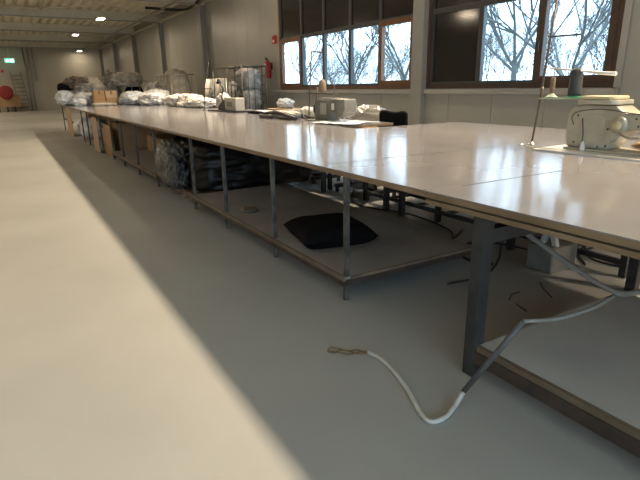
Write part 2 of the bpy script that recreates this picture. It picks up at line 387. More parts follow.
# ------------------------------------------------------------------ bare trees outside
def tree_mesh(seed, h, spread, levels, fork, r0, trunk=True):
    rnd = random.Random(seed); mb = MB()
    def grow(p, d, L, r, lv):
        n = 4; pts = [p]; q = p
        for i in range(n):
            d = (d + Vector((rnd.uniform(-1,1), rnd.uniform(-1,1), rnd.uniform(-.6,.9)))*.13).normalized()
            q = q + d*L/n; pts.append(q)
        mb.tube(pts, [r*(1 - .45*i/n) for i in range(n+1)], 5 if lv > levels-2 else 3, smooth=True, caps=False)
        if lv <= 0: return
        kids = rnd.randint(3, 4) if lv > 1 else rnd.randint(3, 5)
        for j in range(kids):
            t = rnd.uniform(.3, 1.0) if j else 1.0
            s = pts[min(n, int(t*n))]
            e = (d + Vector((rnd.uniform(-1,1), rnd.uniform(-1,1), rnd.uniform(-.35,.8)))*spread).normalized()
            grow(s, e, L*rnd.uniform(.58, .8), r*(.62 if j else .7), lv-1)
    base = Vector((0,0,0))
    mb.tube([base, Vector((.03,0,fork*.5)), Vector((0,.02,fork))], [r0*1.25, r0, r0*.95], 7, caps=False)
    for j in range(5):
        a = 2*PI*j/5 + rnd.uniform(-.4,.4)
        grow(Vector((0,0,fork*(.82 + .04*j))), Vector((math.cos(a)*.75, math.sin(a)*.75, rnd.uniform(.7,1.5))).normalized(), h*.34, r0*.55, levels)
    return mb
def plant(mb, name, loc, label, cat, group):
    mb.v = [v + Vector(loc) for v in mb.v]
    return tag(mb.build(name, 'bark', loc=loc), label, cat, group)
GT = 'bare winter trees outside the windows'
plant(tree_mesh(3, 8.5, .75, 5, 3.0, 0.105), 'bare_tree', (17.0, 24.3, -1), 'bare tree with fanning branches seen through the middle panes of the farther window', 'tree', GT)
plant(tree_mesh(11, 8.5, .75, 5, 2.8, 0.093), 'bare_tree', (16.0, 18.8, -1), 'bare tree seen through the casement at the right end of the farther window', 'tree', GT)
plant(tree_mesh(5, 8.5, .7, 5, 2.9, 0.087), 'bare_tree', (18.0, 31.5, -1), 'bare tree seen through the left panes of the farther window', 'tree', GT)
plant(tree_mesh(8, 8.5, .72, 5, 3.2, 0.099), 'bare_tree', (15.0, 12.0, -1), 'bare tree with a dark trunk in the fixed pane of the nearer window', 'tree', GT)
plant(tree_mesh(14, 8.5, .7, 5, 2.6, 0.093), 'bare_tree', (14.5, 9.6, -1), 'bare tree with several stems in the right casement of the nearer window', 'tree', GT)
th = [(22, 30, 21), (24, 37, 22), (22, 25, 23), (20, 17.5, 24), (19, 12.5, 25), (25, 43, 26), (20, 21, 27), (21, 33, 28), (19, 15, 29), (21, 28, 30), (18.5, 10.5, 31)]
for (x, y, sd) in th:
    m_ = tree_mesh(sd, 6.0, 1.1, 5, 1.3, .05)
    plant(m_, 'bare_shrub', (x, y, -1), 'tangled leafless thicket filling the low part of the window view behind the trees', 'shrub', 'leafless thicket far outside')

# ------------------------------------------------------------------ cutting tables
X0, X1, ZTOP = 1.745, 3.70, .89
def table(name, label, x0, x1, y0, y1, legs, rear_legs, shelf=None, lw=.032, lm='leg', double=False, group='cutting tables joined into one long worktop', seams=()):
    t = thing(name, (x0, y0, 0), label, 'table', group)
    zt = ZTOP
    top = MB().box((x0, y0+.0003, zt-.005), (x1, y1-.0003, zt)).build('tabletop', 'tabletop', t)
    MB().box((x0+.001, y0+.0005, zt-.034), (x1-.004, y1-.0005, zt-.0052)).build('plywood_core', 'plyedge', t)
    if double:
        MB().box((x0+.012, y0+.01, zt-.042), (x1-.02, y1-.01, zt-.0345)).build('packing_gap', 'groove', t)
        MB().box((x0-.002, y0+.006, zt-.064), (x1-.01, y1-.01, zt-.0425)).build('lower_board', 'plyedge', t)
    zb = zt - (.065 if double else .035)
    for (s, xa, xb) in seams:
        MB().box((xa, s-.0025, zt), (xb, s+.0025, zt+.0012)).build('seam', 'groove', t)
    xl = x0 + .02 + lw/2
    for y in legs:
        MB().box((xl-lw/2, y-lw/2, 0.002), (xl+lw/2, y+lw/2, zb)).build('leg', lm, t, bevel=.003)
    for (x, y) in rear_legs:
        MB().box((x-.028, y-.028, .002), (x+.028, y+.028, zb)).build('leg', 'darkleg', t, bevel=.003)
    return t, zb, xl

# near table with the heavy dark leg
t, zb, xl = table('cutting_table', 'near cutting table with a heavy dark square leg and double board edge', X0, X1, -1.0, 1.87, [], [], double=True, seams=((1.845, 1.98, 2.85), (1.2, 3.2, 3.6)))
for (x, y) in ((1.80, 1.53), (1.80, -.75), (3.55, 1.68), (3.55, -.75)):
    MB().box((x-.034, y-.034, .002), (x+.034, y+.034, zb)).build('leg', 'darkleg', t, bevel=.004)
MB().box((1.834, 1.50, .69), (3.52, 1.56, .76)).build('end_rail', 'darkleg', t, bevel=.003)
MB().box((3.52, -.72, .70), (3.58, 1.65, .76)).build('side_rail', 'darkleg', t, bevel=.003)
MB().box((3.53, -.72, .20), (3.57, 1.65, .26)).build('low_rail', 'darkleg', t, bevel=.003)
sh = MB().box((1.80, -.70, .158), (3.02, 1.495, .176)).build('lower_shelf', 'boardA', t)
MB().box((1.775, -.70, .15), (1.799, 1.49, .178)).build('shelf_edging', 'pine', sh)
MB().box((1.768, -.715, .085), (1.80, 1.496, .148)).box((1.80, 1.44, .10), (3.02, 1.49, .157)).build('shelf_angle', 'rust', sh, bevel=.002)
MB().box((1.766, .52, .09), (1.7675, .60, .14)).build('shelf_plate', 'leg', sh)
# the long row
def front_table(label, y0, y1, legs, shelf, rear, seams=(), mid=None):
    t, zb, xl = table('cutting_table', label, X0, X1, y0, y1, legs, rear, seams=seams)
    if shelf:
        a, b = shelf
        sh = MB().box((xl-.012, a, .158), (2.99, b, .176)).build('lower_shelf', 'board', t)
        MB().box((xl-.036, a, .148), (xl-.0165, b, .180)).build('shelf_edging', 'pine', sh)
        MB().box((xl-.034, a-.004, .112), (xl-.014, b, .147)).box((xl-.013, a-.016, .118), (2.99, a+.012, .157)).box((2.95, a, .118), (2.99, b, .157)).build('shelf_angle', 'rust', sh, bevel=.002)
        MB().box((xl+.02, a-.014, .158), (2.99, a-.001, .178)).build('shelf_edging', 'pine', sh)
    return t
tB = front_table('second cutting table from the camera, black cushion on its lower shelf', 1.87, 6.55, [2.63, 3.71, 4.83, 5.87], (2.61, 5.90), [(3.60, 2.75), (3.60, 4.22), (3.62, 4.52), (3.60, 5.88)], seams=((2.92, 1.80, 3.60), (4.1, 2.6, 3.6)))
MB().tube([(1.740, 1.86, .872), (1.738, 1.865, .887), (1.75, 1.88, .895), (1.77, 1.89, .893)], .003, 6).build('wire_tie', 'greytube', tB)
tC = front_table('middle cutting table beyond the film-wrapped pile, its lower shelf empty', 6.55, 11.75, [7.62, 8.9, 10.15, 11.25], (7.60, 11.3), [(3.60, 7.7), (3.60, 9.5), (3.60, 11.2)])
tD = front_table('cutting table with cardboard panels standing under it', 11.75, 16.6, [12.6, 14.7, 15.8], None, [(3.60, 12.8), (3.60, 15.6)])
tE = front_table('last cutting table, at the far end of the row, heaped with white bags', 16.6, 21.35, [18.6, 21.1], None, [(3.60, 18.6), (3.60, 21.1)])
MB().box((1.765, 18.2, .40), (1.80, 21.1, .44)).build('low_rail', 'darkleg', tE)

def back_table(label, x1, y0, y1, legs, rails=True, low=False):
    t, zb, xl = table('sewing_table', label, 3.705, x1, y0, y1, [], [], group='sewing tables along the far side of the worktop')
    for y in legs:
        for x in (3.745, x1-.10):
            MB().box((x-.025, y-.025, .002), (x+.025, y+.025, zb)).build('leg', 'darkleg', t, bevel=.003)
        if rails: MB().box((3.771, y-.015, .62), (x1-.126, y+.015, .66)).build('cross_rail', 'darkleg', t)
    if low:
        for x in (3.745, 4.10):
            MB().box((x-.018, legs[0]+.03, .09), (x+.018, legs[-1]-.03, .13)).build('low_rail', 'darkleg', t)
        n = int((legs[-1]-legs[0])/.42)
        for i in range(1, n):
            y = legs[0] + (legs[-1]-legs[0])*i/n
            MB().box((3.764, y-.015, .095), (4.081, y+.015, .125)).build('cross_bar', 'darkleg', t)
    return t
tF = back_table('near sewing table carrying the cream sewing machine', 5.45, 1.62, 5.25, [1.85, 3.80, 5.1], low=True)
tG = back_table('middle sewing table carrying the grey sewing machine', 4.70, 5.75, 10.1, [5.95, 7.9, 9.9])
tH = back_table('far sewing table carrying the small sewing machine and the heap of white sacks', 5.2, 10.1, 20.6, [10.4, 13.5, 17.0, 20.3])

# cushion on the shelf
def cushion(c, rz, sx, sy, sz):
    n = 28; vs = []; fs = []
    for side in (1, -1):
        for i in range(n+1):
            for j in range(n+1):
                u, v = i/n*2-1, j/n*2-1
                e = max(0, (1-u**4)*(1-v**4))**.5
                pin = 1 - .10*(1-abs(u)**2)*abs(v)**3; pin2 = 1 - .10*(1-abs(v)**2)*abs(u)**3
                x, y = u*sx/2*pin2, v*sy/2*pin
                z = side*e*sz/2 + .006*noise.noise(Vector((u*3, v*3, side)))*e
                X, Y = x*math.cos(rz)-y*math.sin(rz), x*math.sin(rz)+y*math.cos(rz)
                vs.append((c[0]+X, c[1]+Y, c[2]+max(z+sz*.36, .003 + .0*z)))
    m = (n+1)**2
    for s in (0, 1):
        for i in range(n):
            for j in range(n):
                a = s*m + i*(n+1)+j; q = (a, a+1, a+n+2, a+n+1); fs.append(q if s else q[::-1])
    return MB().add(vs, fs, True)
cu = cushion((2.14, 3.42, .181), math.radians(-12), .62, .64, .20).build('cushion', 'black', loc=(2.27, 3.52, .181))
tag(cu, 'flat black cushion lying on the lower shelf of the cutting table', 'cushion')
rg = lump((1.99, 4.72, .178), (.16, .20, .035), 4, .3, 3).build('cloth_scrap', 'brown', loc=(1.99, 4.72, .178)); tag(rg, 'small brown cloth scrap on the shelf near the black wrapped pile', 'cloth')

# film-wrapped pile on pallet
def pallet(loc, label):
    t = thing('pallet', loc, label, 'pallet', 'pallets'); x, y, z = loc
    for i in range(3):
        for j in range(3): MB().box((x+.0+i*.45, y+j*.34, z+.022), (x+.10+i*.45, y+.12+j*.34, z+.10)).build('block', 'pallet', t, bevel=.004)
    for j in range(3): MB().box((x, y+j*.34, z+.001), (x+1.0, y+.12+j*.34, z+.021)).build('skid', 'pallet', t)
    for i in range(5): MB().box((x+i*.225, y, z+.101), (x+.10+i*.225, y+.80, z+.122)).build('deck_board', 'pallet', t)
    return t
pallet((1.84, 6.22, 0), 'wooden pallet under the black film-wrapped pile')
pl = lump((2.80, 6.80, .124), (1.78, 1.5, .70), 31, .06, 5, 4.5, 2.2, folds=.08).build('wrapped_pile', 'tarp', loc=(2.75, 7.05, .124)); tag(pl, 'big pile wrapped in black plastic film on a pallet under the worktop', 'pile')
fm = lump((1.84, 6.98, .128), (.30, 1.05, .58), 17, .12, 5, 3, 2.2, folds=.16).build('loose_film', 'film', loc=(1.78, 6.92, .03)); tag(fm, 'loose grey plastic film hanging off the left side of the black pile', 'film')

# cardboard under the table row
def carton(name, a, b, label, m='card', tape='y', group=None, yawed=0):
    t = thing(name, ((a[0]+b[0])/2, (a[1]+b[1])/2, min(a[2], b[2])), label, 'box', group)
    MB().box(a, b).build('carton_body', m, t, bevel=.006)
    zc = max(a[2], b[2]); ym = (a[1]+b[1])/2; xm = (a[0]+b[0])/2
    if tape == 'x': MB().box((a[0]+.003, ym-.03, zc), (b[0]-.003, ym+.03, zc+.002)).box((a[0]-.002, ym-.03, zc-.12), (a[0]-.0005, ym+.03, zc)).build('tape', 'tape', t)
    else: MB().box((xm-.03, a[1]+.003, zc), (xm+.03, b[1]-.003, zc+.002)).box((xm-.03, a[1]-.002, zc-.12), (xm+.03, a[1]-.0005, zc)).build('tape', 'tape', t)
    return t
carton('cardboard_box', (2.0, 11.75, .002), (3.3, 12.45, .70), 'tall brown cardboard box under the middle of the worktop', 'card')
t = tag(MB().bar((1.72, 13.45, .40), (1.72, 12.65, .40), .012, .79).build('cardboard_sheet', 'cardl', loc=(1.72, 13, 0)), 'pale cardboard sheet standing against the table edge beside the brown box', 'cardboard')
t = tag(MB().bar((1.83, 12.5, .34), (1.83, 11.62, .34), .012, .66).build('cardboard_sheet', 'card', loc=(1.83, 12, 0)), 'brown cardboard sheet leaning at the front of the tall box', 'cardboard')
carton('cardboard_box', (2.4, 9.2, .178), (3.3, 10.9, .50), 'low brown cardboard box on the empty lower shelf', 'card')
t = tag(MB().bar((1.725, 19.3, .43), (1.725, 17.9, .43), .012, .85).build('cardboard_sheet', 'cardl', loc=(1.725, 18.5, .2)), 'pale cardboard sheet at the far end of the table row', 'cardboard')
for i, (x, y, sx, sz, lb, mm) in enumerate(((2.25, 16.9, .8, .50, 'white plastic sack on the floor under the table, nearest of two', 'whitebag'), (2.3, 17.9, .8, .56, 'white plastic sack on the floor under the table, farther of two', 'bluebag'))):
    b = lump((x, y, .002), (sx, .95, sz), 40+i).build('plastic_sack', mm, loc=(x, y, 0)); tag(b, lb, 'sack', 'white sacks under the table')
carton('dark_crate', (2.2, 14.5, .002), (3.0, 15.5, .40), 'dark brown box on the floor behind the white sacks', 'tape')

# ------------------------------------------------------------------ goods on the far end of the worktop
zt = ZTOP + .001
def pile(name, c, size, seed, m, label, cat, group=None, **kw):
    if name == 'plastic_sack': kw = dict(sub=5, folds=.13, freq=2.0)
    b = lump(c, size, seed, **kw).build(name, m, loc=c); return tag(b, label, cat, group)
G1 = 'white plastic sacks at the far end of the worktop'
pile('plastic_sack', (1.98, 20.7, zt), (.75, .8, .50), 1, 'bluebag', 'bluish white sack at the far left corner of the worktop', 'sack', G1)
pile('plastic_sack', (2.45, 20.2, zt), (.70, .8, .44), 2, 'whitebag', 'white sack second from the left at the far end of the worktop', 'sack', G1)
pile('plastic_sack', (2.42, 20.95, zt), (.85, .75, .62), 3, 'whitebag', 'white sack behind others at the far left end, under the garments', 'sack', G1)
pile('plastic_sack', (2.2, 19.55, zt), (.45, .5, .26), 23, 'bluebag', 'small bluish sack in front of the white sacks left of the boxes', 'sack', G1)
pile('garment_bundle', (2.42, 20.9, zt+.58), (.85, .75, .38), 5, 'brown', 'brown garments heaped over the white sacks at the far left', 'clothes', folds=.3, sub=5, rough=.3)
pile('garment_bundle', (1.98, 20.95, zt+.46), (.5, .6, .30), 19, 'black', 'black garment on the sacks left of the brown garments', 'clothes', folds=.3)
pile('garment_bundle', (2.85, 20.9, zt+.36), (.75, .75, .58), 6, 'beige', 'beige garments heaped just left of the cardboard boxes', 'clothes', folds=.25)
pile('garment_bundle', (2.50, 20.35, zt+.42), (.55, .6, .30), 7, 'greycloth', 'grey garment draped on the sacks in front of the brown ones', 'clothes', folds=.3)
carton('cardboard_box', (2.63, 19.2, zt), (3.40, 19.8, zt+.24), 'wide cardboard box at the bottom of the stack on the worktop', 'card', group='boxes stacked on the worktop')
carton('cardboard_box', (2.66, 19.25, zt+.244), (3.00, 19.75, zt+.48), 'small cardboard box, left one on top of the wide box', 'card', group='boxes stacked on the worktop')
carton('cardboard_box', (3.03, 19.25, zt+.244), (3.40, 19.75, zt+.48), 'pale cardboard box, right one on top of the wide box', 'cardl', group='boxes stacked on the worktop')
pile('garment_bundle', (2.85, 18.7, zt), (.75, .5, .10), 8, 'beige', 'flat beige cloth lying in front of the cardboard boxes', 'clothes')
G2 = 'white sacks along the far side of the worktop'
pile('plastic_sack', (3.95, 19.1, zt), (.95, 1.3, .44), 9, 'bluebag', 'bluish white sack just right of the cardboard boxes', 'sack', G2)
pile('plastic_sack', (4.25, 17.8, zt), (.85, 1.3, .38), 10, 'whitebag', 'white sack lying between the boxes and the wire rack', 'sack', G2)
pile('plastic_sack', (4.65, 18.9, zt), (.9, 1.3, .50), 11, 'whitebag', 'white sack behind, left of the beige bundle', 'sack', G2)
pile('plastic_sack', (4.62, 15.9, zt), (.75, 1.0, .34), 12, 'cloth', 'white cloth sack in front of the beige bundle', 'sack', G2)
pile('plastic_sack', (4.75, 15.3, zt), (.7, 1.0, .36), 13, 'cloth', 'middle white cloth sack right of the wire rack', 'sack', G2)
pile('plastic_sack', (4.72, 14.2, zt), (.8, 1.3, .26), 14, 'cloth', 'long low white cloth sack nearest to the small sewing machine', 'sack', G2)
pile('plastic_sack', (4.45, 15.0, zt), (.35, .5, .15), 18, 'cloth', 'small white cloth lump at the foot of the cloth sacks', 'sack', G2)

# ------------------------------------------------------------------ roll cages behind the tables
def cage(loc, sx, sy, h, nx, ny, nz, label, m='cage', wire=.008, sides='fb', rails=None):
    x, y, z = loc; t = thing('roll_cage', loc, label, 'roll cage', 'wire roll cages behind the worktop')
    f = MB()
    for (a, b) in ((-1,-1), (1,-1), (1,1), (-1,1)):
        f.tube([(x+a*sx/2, y+b*sy/2, .14), (x+a*sx/2, y+b*sy/2, h)], .018, 8)
    for zz in (h, .2):
        for (a, b, c, d_) in ((-1,-1,1,-1), (1,-1,1,1), (1,1,-1,1), (-1,1,-1,-1)):
            f.tube([(x+a*sx/2, y+b*sy/2, zz), (x+c*sx/2, y+d_*sy/2, zz)], .018, 8)
    f.build('frame', m, t)
    g = MB()
    for i in range(1, ny):
        yy = y - sy/2 + sy*i/ny
        for s in (-1, 1): g.tube([(x+s*sx/2, yy, .2), (x+s*sx/2, yy, h)], wire, 5)
    for i in range(1, nz):
        zz = .2 + (h-.2)*i/nz
        for s in (-1, 1): g.tube([(x+s*sx/2, y-sy/2, zz), (x+s*sx/2, y+sy/2, zz)], wire, 5)
    for i in range(1, nx):
        xx = x - sx/2 + sx*i/nx
        for s in (-1, 1): g.tube([(xx, y+s*sy/2, .2), (xx, y+s*sy/2, h)], wire, 5)
    g.build('mesh_panel', m, t)
    MB().box((x-sx/2, y-sy/2, .14), (x+sx/2, y+sy/2, .17)).build('base', m, t)
    for (a, b) in ((-1,-1), (1,-1), (1,1), (-1,1)):
        MB().lathe((x+a*(sx/2-.08)-.015, y+b*(sy/2-.08), .06), [(.02, 0), (.058, .002), (.058, .03), (.02, .032)], 14, (1,0,0)).box((x+a*(sx/2-.08)-.02, y+b*(sy/2-.08)-.02, .06), (x+a*(sx/2-.08)+.02, y+b*(sy/2-.08)+.02, .14)).build('castor', 'blackplastic', t)
    return t
cage((6.22, 14.3, 0), .75, .85, 1.98, 4, 3, 7, 'tall dark wire roll cage full of grey bags left of the fire extinguisher', wire=.013)
for (z_, h_, sd, lb) in ((.175, .62, 51, 'grey sack lowest in the dark roll cage'), (.78, .62, 52, 'grey sack in the middle of the dark roll cage'), (1.36, .58, 53, 'grey sack topmost in the dark roll cage')):
    pile('grey_sack', (6.22, 14.3, z_), (.64, .74, h_), sd, 'greycloth', lb, 'sack', 'grey sacks in the dark roll cage', rough=.08, folds=.05, sq=3.5)
cage((6.22, 15.6, 0), .75, 1.2, 2.0, 2, 2, 3, 'open brown-framed roll cage left of the full dark roll cage', 'cage')
pile('grey_sack', (6.22, 15.6, .175), (.62, 1.0, 1.40), 55, 'greycloth', 'pale grey film bundle standing in the open roll cage', 'sack')
# low rack with hanging white cloths
t = thing('garment_rack', (5.55, 15.3, 0), 'low metal rack hung with white cloths behind the small sewing machine', 'rack')
for y in (14.35, 16.1): MB().tube([(5.55, y, .02), (5.55, y, 1.66)], .014, 8).box((5.30, y-.02, .002), (5.80, y+.02, .025)).build('post', 'cagelight', t)
MB().tube([(5.55, 14.35, 1.66), (5.55, 16.1, 1.66)], .014, 8).build('rail', 'cagelight', t)
for i in range(6): MB().tube([(5.55, 14.55+i*.25, .5), (5.55, 14.55+i*.25, 1.65)], .007, 6).build('upright_wire', 'cagelight', t)
MB().tube([(5.55, 14.35, .5), (5.55, 16.1, .5)], .01, 8).build('lower_rail', 'cagelight', t)
for i, (y, w_, z0, lb, mm) in enumerate(((14.6, .32, .8, 'grey-white cloth hanging nearest on the low rack', 'greycloth'), (15.0, .32, .9, 'beige cloth hanging second on the low rack', 'beige'), (15.42, .36, .75, 'grey cloth hanging third on the low rack', 'greycloth'), (15.85, .32, 1.0, 'white cloth hanging farthest on the low rack', 'cloth'))):
    mb = MB(); n = 12; vs = []
    for k_ in range(n+1):
        yy = y - w_/2 + w_*k_/n; xx = 5.50 + .03*math.sin(k_*1.7+i)
        for zz in (1.675, 1.2, z0): vs.append((xx - (.02 if zz < 1.6 else -.04), yy, zz))
    fs = [(k_*3+a, (k_+1)*3+a, (k_+1)*3+a+1, k_*3+a+1) for k_ in range(n) for a in (0, 1)]
    o = mb.add(vs, fs, True).build('hanging_cloth', mm, loc=(5.5, y, 1.2)); sm = o.modifiers.new('thick', 'SOLIDIFY'); sm.thickness = .02
    tag(o, lb, 'cloth', 'cloths on the low rack')
cage((5.78, 20.2, 0), .9, 1.9, 1.9, 3, 4, 5, 'pale wire roll cage overfilled with a beige bundle in front of a wall column', 'cagelight', wire=.012)
pile('textile_bundle', (5.78, 20.2, .18), (.84, 1.8, 1.92), 61, 'beige', 'large beige bundle bulging out of the pale roll cage', 'bundle', folds=.04, rough=.07, sq=3)
pile('textile_bundle', (5.55, 22.6, .002), (.9, 1.6, 1.62), 62, 'cloth', 'off-white bundle left of the beige bundle', 'bundle')
cage((4.6, 22.3, 0), .95, 1.0, 1.72, 3, 3, 4, 'white-framed roll cage with dark contents behind the cardboard boxes', 'cagelight', wire=.012)
pile('textile_bundle', (4.6, 22.3, .18), (.82, .85, 1.4), 63, 'black', 'dark bundle inside the white-framed roll cage', 'bundle')
pile('garment_bundle', (4.35, 22.2, 1.5), (1.15, .9, .55), 64, 'beige', 'beige garments thrown over the white-framed roll cage', 'clothes', folds=.3)
t = pile('textile_bundle', (3.75, 22.3, .002), (.7, .8, 2.0), 65, 'greycloth', 'tall grey bundle standing behind the cardboard boxes', 'bundle', folds=.25)
pile('garment_bundle', (3.2, 22.2, .9), (.8, .8, .75), 66, 'beige', 'pale garments between the boxes and the tall grey bundle', 'clothes', folds=.3)
carton('cardboard_box', (2.7, 21.8, .002), (3.5, 22.6, .90), 'big cardboard box on the floor behind the end of the worktop', 'card')
# ------------------------------------------------------------------ cream sewing machine (near)
t = thing('sewing_machine', (3.9, 2.3, zt), 'cream industrial sewing machine on the near sewing table', 'sewing machine', 'industrial sewing machines')
MB().rbox((3.62, 1.66, zt), (4.14, 2.72, zt+.012), .02).build('bed_plate', 'label', t)
MB().rbox((3.76, 1.62, zt+.013), (4.06, 2.56, zt+.03), .02).build('machine_bed', 'cream', t, bevel=.004)
body = [(2.56, .03), (2.575, .10), (2.57, .24), (2.53, .32), (2.44, .35), (2.20, .345), (2.14, .30), (1.66, .29), (1.64, .20), (2.02, .185), (2.12, .165), (2.17, .12), (2.22, .08), (2.24, .03)]
MB().prism([(a, zt+b) for a, b in body], 3.80, 4.02, 0).build('machine_body', 'cream', t, bevel=.018)
MB().rbox((3.77, 2.20, zt+.352), (4.05, 2.50, zt+.385), .05, 4).build('cover_base', 'cream', t, bevel=.008)
MB().rbox((3.785, 2.22, zt+.386), (4.03, 2.50, zt+.412), .06, 4).build('cover', 'creamtop', t, bevel=.010)
MB().rbox((3.792, 2.26, zt+.06), (3.799, 2.46, zt+.28), .03, 4, 0).build('side_cover', 'cream', t, bevel=.003)
MB().lathe((3.799, 2.15, zt+.215), [(.055, 0), (.058, -.012), (.052, -.04), (.02, -.044)], 24, (1,0,0)).build('dial', 'cream', t)
MB().lathe((3.756, 2.15, zt+.215), [(.030, 0), (.030, -.006)], 20, (1,0,0)).build('dial_cap', 'creamtop', t)
MB().lathe((3.92, 2.551, zt+.24), [(.05, 0), (.085, .004), (.085, .035), (.03, .045)], 26, (0,1,0)).build('handwheel', 'cream', t)
MB().rbox((3.83, 1.645, zt+.10), (3.99, 1.78, zt+.345), .03).build('needle_head', 'cream', t, bevel=.01)
MB().tube([(3.90, 1.70, zt+.035), (3.90, 1.70, zt+.12)], .006, 8).build('needle_bar', 'chrome', t)
for (y, z) in ((2.24, .18), (2.48, .27), (2.30, .05), (2.24, .06), (2.43, .05), (2.49, .07), (2.05, .26), (1.95, .27), (2.03, .21)):
    MB().lathe((3.7975, y, zt+z), [(.007, 0), (.007, -.003)], 10, (1,0,0)).build('screw', 'blackplastic', t)
MB().tube(smoothpath([(3.785, 2.50, zt+.20), (3.76, 2.505, zt+.26), (3.77, 2.46, zt+.30), (3.785, 2.30, zt+.32), (3.785, 2.1, zt+.30), (3.79, 1.9, zt+.28)]), .004, 6).build('thread_guide', 'rodsteel', t)
MB().tube([(3.74, 2.385, zt+.03), (3.745, 2.39, zt+.14), (3.76, 2.42, zt+.25)], .005, 8).build('lifter_rod', 'rodsteel', t)
MB().lathe((3.738, 2.38, zt+.013), [(.016, 0), (.018, .03), (.012, .06), (.004, .075)], 14).build('oiler', 'label', t)
MB().tube(smoothpath([(3.79, 2.14, zt+.15), (3.74, 2.05, zt+.135), (3.74, 1.85, zt+.14), (3.76, 1.7, zt+.15)]), .009, 8).build('lever', 'cream', t)
pile('yarn_scrap', (3.98, 1.90, zt+.034), (.10, .26, .05), 71, 'twig', 'straw-coloured yarn tangle lying behind the cream sewing machine', 'yarn', folds=.4, sub=3)
sm_ = [o_ for o_ in C.objects if o_.name == 'sewing_machine'][0]; sm_.location.x -= .08; sm_.location.y -= .13
# thread stand
t = thing('thread_stand', (3.85, 2.82, zt), 'tall thin thread stand left of the cream sewing machine', 'thread stand', 'thread stands')
MB().tube([(3.85, 2.83, zt), (3.85, 2.79, zt+.40), (3.85, 2.73, 2.15)], .009, 10).build('pole', 'rodsteel', t)
MB().tube([(3.85, 2.785, zt+.56), (3.87, 2.745, 2.15)], .005, 8).build('guide_wire', 'rodsteel', t)
MB().lathe((3.85, 2.83, zt), [(.035, 0), (.033, .008), (.014, .016), (.012, .03)], 18).build('foot', 'chrome', t)
MB().lathe((3.76, 2.86, zt), [(.03, 0), (.028, .006), (.01, .01)], 14).build('clamp', 'chrome', t)
MB().bar((3.85, 2.80, zt+.385), (3.85, 2.40, zt+.39), .028, .012).build('spool_tray', 'palegreen', t)
MB().lathe((3.85, 2.69, zt+.396), [(.055, 0), (.04, .006), (.015, .03), (.008, .032)], 20).build('cone_base', 'palegreen', t)
MB().lathe((3.85, 2.49, zt+.397), [(.068, 0), (.06, .006), (.02, .014)], 20).build('cone_base', 'green', t)
MB().bar((3.85, 2.775, zt+.865), (3.85, 2.50, zt+.86), .022, .012).build('top_arm', 'rodsteel', t)
MB().tube([(3.85, 2.79, zt+.63), (3.84, 2.50, zt+.60), (3.83, 2.30, zt+.575), (3.825, 2.17, zt+.565)], [.006, .007, .012, .015], 10).build('guide_arm', 'white', t)
MB().tube([(3.85, 2.785, zt+.385), (3.85, 2.785, zt+.48)], .013, 10).build('collar', 'rodsteel', t)
o = MB().lathe((3.85, 2.49, zt+.412), [(.048, 0), (.050, .02), (.046, .18), (.036, .195), (.02, .205)], 22).build('yarn_cone', 'yarn', loc=(3.85, 2.49, zt+.412)); tag(o, 'thick dark grey yarn cone on the green base of the near thread stand', 'yarn cone', 'yarn cones')
o = MB().lathe((3.85, 2.69, zt+.43), [(.016, 0), (.020, .004), (.020, .11), (.015, .125)], 16).build('yarn_spool', 'yarnb', loc=(3.85, 2.69, zt+.43)); tag(o, 'slim brown spool between the pole and the dark grey cone', 'yarn spool', 'yarn cones')

# ------------------------------------------------------------------ grey sewing machine (middle)
t = thing('sewing_machine', (4.2, 6.5, zt), 'grey boxy sewing machine with a pale nose, in front of the farther window', 'sewing machine', 'industrial sewing machines')
MB().rbox((4.02, 5.95, zt), (4.40, 7.05, zt+.012), .02).build('bed_plate', 'machlight', t)
MB().rbox((4.12, 6.42, zt+.013), (4.30, 6.92, zt+.31), .02).build('machine_body', 'machgrey', t, bevel=.012)
MB().rbox((4.11, 6.03, zt+.14), (4.31, 6.45, zt+.325), .02).build('machine_arm', 'machgrey', t, bevel=.012)
MB().prism([(6.07, zt+.10), (6.17, zt+.07), (6.25, zt+.12), (6.25, zt+.33), (6.02, zt+.33), (6.00, zt+.2)], 4.095, 4.325, 0).build('needle_head', 'machgrey', t, bevel=.015)
MB().box((4.09, 6.28, zt+.18), (4.094, 6.36, zt+.27)).build('paper_label', 'label', t)
MB().rbox((4.106, 6.55, zt+.10), (4.119, 6.72, zt+.27), .02, 3, 0).build('side_cover', 'machlight', t)
MB().box((4.14, 6.15, zt+.325), (4.28, 6.85, zt+.34)).build('cover', 'machlight', t)
MB().lathe((4.22, 6.921, zt+.17), [(.04, 0), (.10, .005), (.10, .05), (.03, .06)], 24, (0,1,0)).build('handwheel', 'blackplastic', t)
MB().tube([(4.20, 6.16, zt+.02), (4.20, 6.16, zt+.10)], .008, 8).build('needle_bar', 'chrome', t)
MB().tube(smoothpath([(4.12, 6.95, zt+.03), (4.05, 7.05, zt+.06), (4.02, 7.15, zt+.09), (4.05, 7.2, zt+.02)]), .012, 8).build('motor_cable', 'blackplastic', t)
sm_ = [o_ for o_ in C.objects if o_.name == 'sewing_machine.001'][0]; sm_.location.y += .08; sm_.scale = (.95, .95, 1)
t = thing('thread_stand', (4.2, 7.25, zt), 'thread stand with a square top arm beside the grey sewing machine', 'thread stand', 'thread stands')
MB().tube([(4.2, 7.30, zt), (4.2, 7.17, 1.92)], .011, 8).build('pole', 'greytube', t)
MB().tube([(4.2, 7.17, 1.92), (4.2, 6.86, 1.89)], .011, 8).build('top_arm', 'greytube', t)
MB().tube([(4.22, 7.12, zt), (4.22, 7.05, zt+.5)], .011, 8).build('second_pole', 'greytube', t)
MB().bar((4.2, 7.32, zt+.42), (4.2, 6.50, zt+.40), .04, .018).build('spool_tray', 'rodsteel', t)
